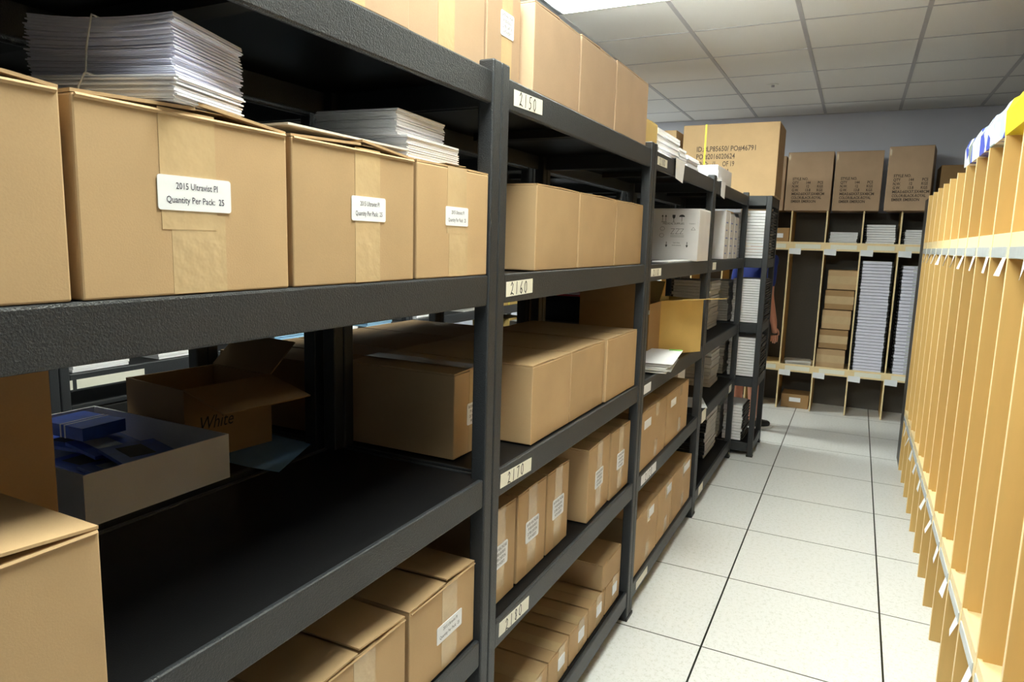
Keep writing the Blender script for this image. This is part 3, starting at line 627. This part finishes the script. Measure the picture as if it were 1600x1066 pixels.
# cubby contents of the back unit
def cub(k): return XBk[k]+.006, XBk[k+1]-.006
for k, lo, n, zsh, hh, lab, grp in ((5, 0, 7, 1.551, .10, 'white comb-bound booklet in the low pile under the middle style carton', 'low pile of booklets in the second upper cubby'),
        (6, 0, 8, 1.551, .17, 'grey booklet in the untidy pile in the third upper cubby', 'untidy booklets in the third upper cubby'), (7, 0, 7, 1.551, .13, 'white booklet in the pile in the fourth upper cubby', 'booklets in the fourth upper cubby')):
    a, b2 = cub(k)
    booklets(n, a+.030, b2-.030, 4.36, 4.62, zsh, hh, lab, grp, '-x', 'paper', jit=.005, both=True)
a, b2 = cub(6); booklets(36, a+.025, b2-.03, 4.35, 4.62, .42, .985, 'white comb-bound booklet in the tall stack with black combs on both sides', 'tall stack of white booklets in the third cubby', '-x', 'paper_cool', jit=.002, both=True)
a, b2 = cub(7); booklets(32, a+.045, b2-.012, 4.35, 4.62, .42, .955, 'pale comb-bound booklet in the tall stack at the right end of the back unit', 'tall stack of pale booklets in the fourth cubby', '-x', 'paper_cool', jit=.002, prints=True)
a, b2 = cub(5)
for i in range(5):
    rel = ('lowest of five', 'second from the bottom', 'middle one', 'second from the top', 'topmost of five')[i]
    t = thing('flat_carton', 'flat tape-banded brown carton, %s in the second cubby stack' % rel, 'box', ((a+b2)/2-.012+.009*i, 4.50, .4198+i*.180))
    B(-.118, .118, -.14, .14, .0005, .172).build('body', 'card_brown' if i % 2 else 'card', t, bevel=.004)
    B(-.1185, .1185, -.1408, -.1401, .05, .12).build('packing_tape', 'tape', t)
a, b2 = cub(4); stack('paper_stack', 'small pile of white paper at the bottom of the first tall cubby', ((a+b2)/2, 4.46, .42), .22, .2, .035, 8, .1, 'paper_grey', jit=.008)
t = thing('flat_carton', 'brown carton with white label on the floor under the first cubby', 'box', ((a+b2)/2+.01, 4.52, 0)); B(-.12, .12, -.12, .12, .0005, .13).build('body', 'card_brown', t, bevel=.003); B(-.05, .05, -.1208, -.1201, .06, .10).build('address_label', 'label', t)
a, b2 = cub(3); t = thing('flat_carton', 'dusky carton in the upper cubby hidden beside the turned rack', 'box', ((a+b2)/2+.03, 4.5, 1.551)); B(-.10, .10, -.12, .12, .0005, .13).build('body', 'card_brown', t, bevel=.003); B(-.05, .05, -.1208, -.1201, .04, .08).build('address_label', 'label', t)

# printed package lying on the right unit
t = thing('printed_package', 'glossy blue, white and yellow printed package lying on the right cubby unit', 'package', (.93, .57, 1.865))
mb = MB(); nu = 16
prof = [(-.15, .0), (-.153, .075), (-.138, .112), (0, .12), (.13, .10), (.15, .0)]
for i in range(nu+1):
    y = -.66+1.28*i/nu
    for (px, pz) in prof: mb.v.append((px, y, .001+pz*(1+.05*math.sin(i*1.7))))
for i in range(nu):
    for j in range(5): q = i*6+j; mb.f.append((q, q+1, q+7, q+6))
    mb.f.append((i*6+5, i*6, i*6+6, i*6+11))
mb.f.append((0,1,2,3,4,5)); mb.f.append(tuple(nu*6+k for k in (5,4,3,2,1,0)))
mb.build('wrapper', 'film', t, smooth=False)

# ------------------------------------------------------------------ second row: tray, open carton, blue sheet
ang = math.atan2(-.03, .32)
t = thing('white_tray', 'open white cardboard tray of blue booklets on the rear rack', 'tray', (-1.017, -1.615, z9), 0)
a, b2, h = .232, .157, .098; th = .004
B(-a, a, -b2, b2, .0005, .004).build('bottom', 'card_white', t)
for nm, q in (('side', (-a, a, -b2, -b2+th, .004, h)), ('side', (-a, a, b2-th, b2, .004, h)), ('side', (-a, -a+th, -b2+th, b2-th, .004, h)), ('side', (a-th, a, -b2+th, b2-th, .004, h))): B(*q).build(nm, 'card_white', t)
rnd = random.Random(5)
for i in range(9):
    x = -1.01 + .11*((i % 3)-1)+rnd.uniform(-.02, .02); y = -1.615+.035*((i//3)-1)+rnd.uniform(-.01, .01)
    t = thing('blue_booklet', 'blue booklet lying loosely in the white tray, among others like it', 'booklet', (x, y, z9+.006+i*.0078), rnd.uniform(-.25, .25), 'blue booklets in the white tray')
    B(-.075, .075, -.055, .055, 0, .0075).build('pages', 'blue', t); B(-.05, .03, -.03, .02, .0076, .0080).build('cover_panel', 'clear' if i % 2 else 'shadowbox', t)
t = thing('blue_booklet', 'banded stack of blue booklets at the back corner of the white tray', 'booklet', (-1.12, -1.565, z9+.078), .05)
B(-.07, .07, -.05, .05, 0, .028).build('pages', 'blue', t); MB().box(-.004, 0, -.0508, .0508, -.0005, .0288).box(.010, .014, -.0508, .0508, -.0005, .0288).build('rubber_band', 'band', t)
t = open_box('battered open brown carton with splayed flaps, behind the white tray', (-1.035, -1.325, z9+.002), -.10, .118, .118, .172, 'card_brown', [('+x', .15, -.22), ('+y', .11, .75)])
text('White', .045, '+x', (.1186, -.04, .085), 'ink_black', t, sx=.8, shear=.3, name='handwriting')
o = MB().poly([(.12, -.17, 0), (.205, -.16, 0), (.115, .04, 0), (-.05, .05, 0), (-.09, -.17, 0)], (0,0,1), .0008).build('blue_sheet', 'blue_sheet', None, loc=(-.925, -1.22, z9+.0)); tag(o, 'pale blue sheet of paper on the rear rack, under the battered open carton', 'paper')
# rear row things behind second rack
carton('brown carton in shadow behind the first post, on the rear rack', -.98+.02, -.60, z9+.2, .02, mat='card_brown') if 0 else None
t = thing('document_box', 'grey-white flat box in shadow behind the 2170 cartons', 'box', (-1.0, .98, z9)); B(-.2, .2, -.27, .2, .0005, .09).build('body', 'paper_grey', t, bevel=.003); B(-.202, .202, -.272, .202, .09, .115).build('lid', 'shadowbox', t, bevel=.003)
t = thing('equipment_bag', 'black bag with a red flap in shadow beyond the 2170 cartons', 'bag', (-1.02, 1.0, z9+.1165)); B(-.2, .2, -.16, .18, .0005, .13).build('body', 'shorts', t, bevel=.03)
MB().slab((-.2, -.15, .134), (.19, -.15, .134), (.19, .13, .15), (-.2, .13, .15), .01).build('flap', 'red', t)
# row three (hidden aisle) contents
spots3 = [(-.86, .22, .022, 'paper'), (-.50, .24, .022, 'paper'), (.14, .28, .05, 'blue_pale'), (.42, .16, .04, 'paper_cool'), (.60, .12, .012, 'paper'), (.86, .24, .045, 'blue_pale'), (1.40, .30, .05, 'paper'), (2.0, .3, .03, 'paper_grey')]
nm3 = ['white binder lying left on the shelf across the hidden aisle', 'white binder lying second on the shelf across the hidden aisle', 'left stack of light blue leaflets across the hidden aisle', 'grey-white papers right of the left blue leaflets, across the hidden aisle', 'thin white paper between the blue stacks across the hidden aisle', 'right stack of light blue leaflets across the hidden aisle', 'white-fronted pile across the hidden aisle, seen below the shelf near the post', 'thin grey pile far across the hidden aisle']
for (y, wd, h, m_), l in zip(spots3, nm3):
    stack('paper_stack', l, (X3-.13, y, .964), .2, wd, h, max(2, int(h/.008)), 0, m_, jit=.004)
for (y, wd, h, l) in ((.72, .22, .27, 'first small yellowish carton low across the hidden aisle'), (1.62, .26, .27, 'second small yellowish carton low across the hidden aisle'), (2.75, .3, .27, 'third small yellowish carton low across the hidden aisle'), (.19, .3, .25, 'brown carton low across the hidden aisle')):
    carton(l, y-wd/2, y+wd/2, z5, h, xf=X3-.03, depth=.35, mat='card_yellow')
t = carton('tall yellowish strapped carton at the far end of the hidden aisle', 2.40, 2.75, z9, .38, xf=X3-.02, depth=.38, mat='card_yellow')
B(.19, .191, -.01, .004, .002, .378).build('strap', 'strap', t)

for (y, w2_, l) in ((-.72, .5, 'long black bin added to darken the low hidden-aisle shelf, behind the white tray'), (-.25, .28, 'shorter black bin added to darken the low hidden-aisle shelf, behind the battered carton')):  # invented bins that keep the space under the shelf dark
    t = thing('added_dark_bin', l, 'bin', (X3-.22, y, z5)); B(-.17, .17, -w2_/2, w2_/2, .0006, .24).build('body', 'plastic_black', t, bevel=.01); B(-.178, .178, -w2_/2-.008, w2_/2+.008, .24, .262).build('lid', 'steel', t, bevel=.006)
# ------------------------------------------------------------------ person behind the turned rack
def skin(name, chains, mat, parent, root=0, sub=2, extra=()):
    verts, edges, rad = [], [], []
    for ch in chains:
        prev = None
        for item in ch:
            if isinstance(item, int): prev = item; continue
            p, r = item; verts.append(p); rad.append(r)
            if prev is not None: edges.append((prev, len(verts)-1))
            prev = len(verts)-1
    me = bpy.data.meshes.new(name); me.from_pydata(verts, edges, []); me.materials.append(MAT[mat])
    o = bpy.data.objects.new(name, me); C.objects.link(o); o.parent = parent
    sk = o.modifiers.new('skin', 'SKIN'); sk.use_smooth_shade = True
    for i, r in enumerate(rad):
        d = me.skin_vertices[0].data[i]; d.radius = r if isinstance(r, tuple) else (r, r); d.use_root = (i == root)
    s = o.modifiers.new('s', 'SUBSURF'); s.levels = sub; s.render_levels = sub
    return o
P_ = thing('person', 'person in a royal blue shirt, black shorts and black sneakers behind the turned rack', 'person', (-.345, 3.47, 0), -.75)
# local: facing +y, x to the person's right
body = [[((0,0,.95), (.13,.10)), ((0,0,1.10), (.125,.09)), ((0,0,1.28), (.14,.10)), ((0,0,1.40), (.12,.085)), ((0,0,1.475), (.055,.055)), ((0,.01,1.53), (.05,.052))],
        [0, ((.09,0,.88), .085), ((.10,.01,.50), .057), ((.10,-.01,.40), .055), ((.10,0,.12), .036), ((.10,-.01,.06), .038), ((.10,.08,.03), .03)],
        [0, ((-.09,0,.88), .085), ((-.10,.01,.50), .057), ((-.10,-.01,.40), .055), ((-.10,0,.12), .036), ((-.10,-.01,.06), .038), ((-.10,.08,.03), .03)],
        [3, ((.165,0,1.40), .05), ((.205,-.02,1.12), .036), ((.205,.05,.90), .028), ((.20,.06,.855), (.018,.026)), ((.20,.07,.81), (.014,.034))],
        [3, ((-.165,0,1.40), .05), ((-.205,-.02,1.12), .036), ((-.205,.05,.90), .028), ((-.20,.06,.855), (.018,.026)), ((-.20,.07,.81), (.014,.034))]]
bd = skin('body', body, 'skin', P_)
for sx_ in (1, -1):
    for k in range(4):
        yy = .07 + (k-1.5)*.019; L = (.062, .075, .07, .055)[3-k]
        skin('finger', [[((sx_*.20, yy, .80), .0085), ((sx_*.197, yy+.004, .80-L*.5), .0078), ((sx_*.186, yy+.010, .80-L), .0068)]], 'skin', P_, sub=1)
    skin('thumb', [[((sx_*.196, .09, .85), .011), ((sx_*.185, .122, .82), .009), ((sx_*.180, .13, .79), .008)]], 'skin', P_, sub=1)
def ell(name, c, r, mat, parent, seg=20):
    bm = bmesh.new(); bmesh.ops.create_uvsphere(bm, u_segments=seg, v_segments=seg//2+2, radius=1)
    for v in bm.verts: v.co = Vector((c[0]+v.co.x*r[0], c[1]+v.co.y*r[1], c[2]+v.co.z*r[2]))
    for f in bm.faces: f.smooth = True
    me = bpy.data.meshes.new(name); bm.to_mesh(me); bm.free(); me.materials.append(MAT[mat]); o = bpy.data.objects.new(name, me); C.objects.link(o); o.parent = parent; return o
skin('head', [[((0,.0,1.56), (.055,.06)), ((0,.015,1.61), (.068,.08)), ((0,.005,1.68), (.074,.09)), ((0,0,1.735), (.05,.06))], [1, ((0,.095,1.625), (.012,.014)), ((0,.108,1.612), (.010,.010))]], 'skin', P_)
ell('hair', (0,-.02,1.685), (.086,.100,.095), 'hair', P_)
for s2 in (-1, 1):
    ell('eye', (s2*.03,.088,1.652), (.012,.008,.008), 'label', P_, 10); ell('ear', (s2*.076,.0,1.64), (.01,.02,.03), 'skin', P_, 10)
ell('mouth', (0,.088,1.575), (.022,.008,.006), 'red', P_, 10)
skin('shirt', [[((0,0,.90), (.150,.118)), ((0,0,1.10), (.142,.108)), ((0,0,1.28), (.158,.118)), ((0,0,1.40), (.135,.098)), ((0,0,1.46), (.065,.065))], [3, ((.17,0,1.405), .062), ((.195,-.025,1.17), .054)], [3, ((-.17,0,1.405), .062), ((-.20,-.025,1.17), .054)]], 'shirt', P_)
skin('shorts', [[((0,0,.95), (.145,.115)), ((.085,0,.84), .105), ((.10,0,.50), .082)], [0, ((-.085,0,.84), .105), ((-.10,0,.50), .082)]], 'shorts', P_)
for s2 in (-1, 1):
    o = skin('sneaker', [[((s2*.10,-.045,.045), (.042,.04)), ((s2*.10,.02,.055), (.042,.045)), ((s2*.105,.10,.042), (.044,.032)), ((s2*.108,.17,.034), (.036,.024))]], 'plastic_black', P_)
    MB().poly([(s2*.10-.042,-.085,.0), (s2*.10+.042,-.085,.0), (s2*.10+.047,.06,.0), (s2*.107+.047,.15,.0), (s2*.108+.02,.205,.0), (s2*.108-.02,.205,.0), (s2*.107-.047,.15,.0), (s2*.10-.047,.06,.0)], (0,0,1), .02).build('sole', 'shoe_sole', o, bevel=.004)
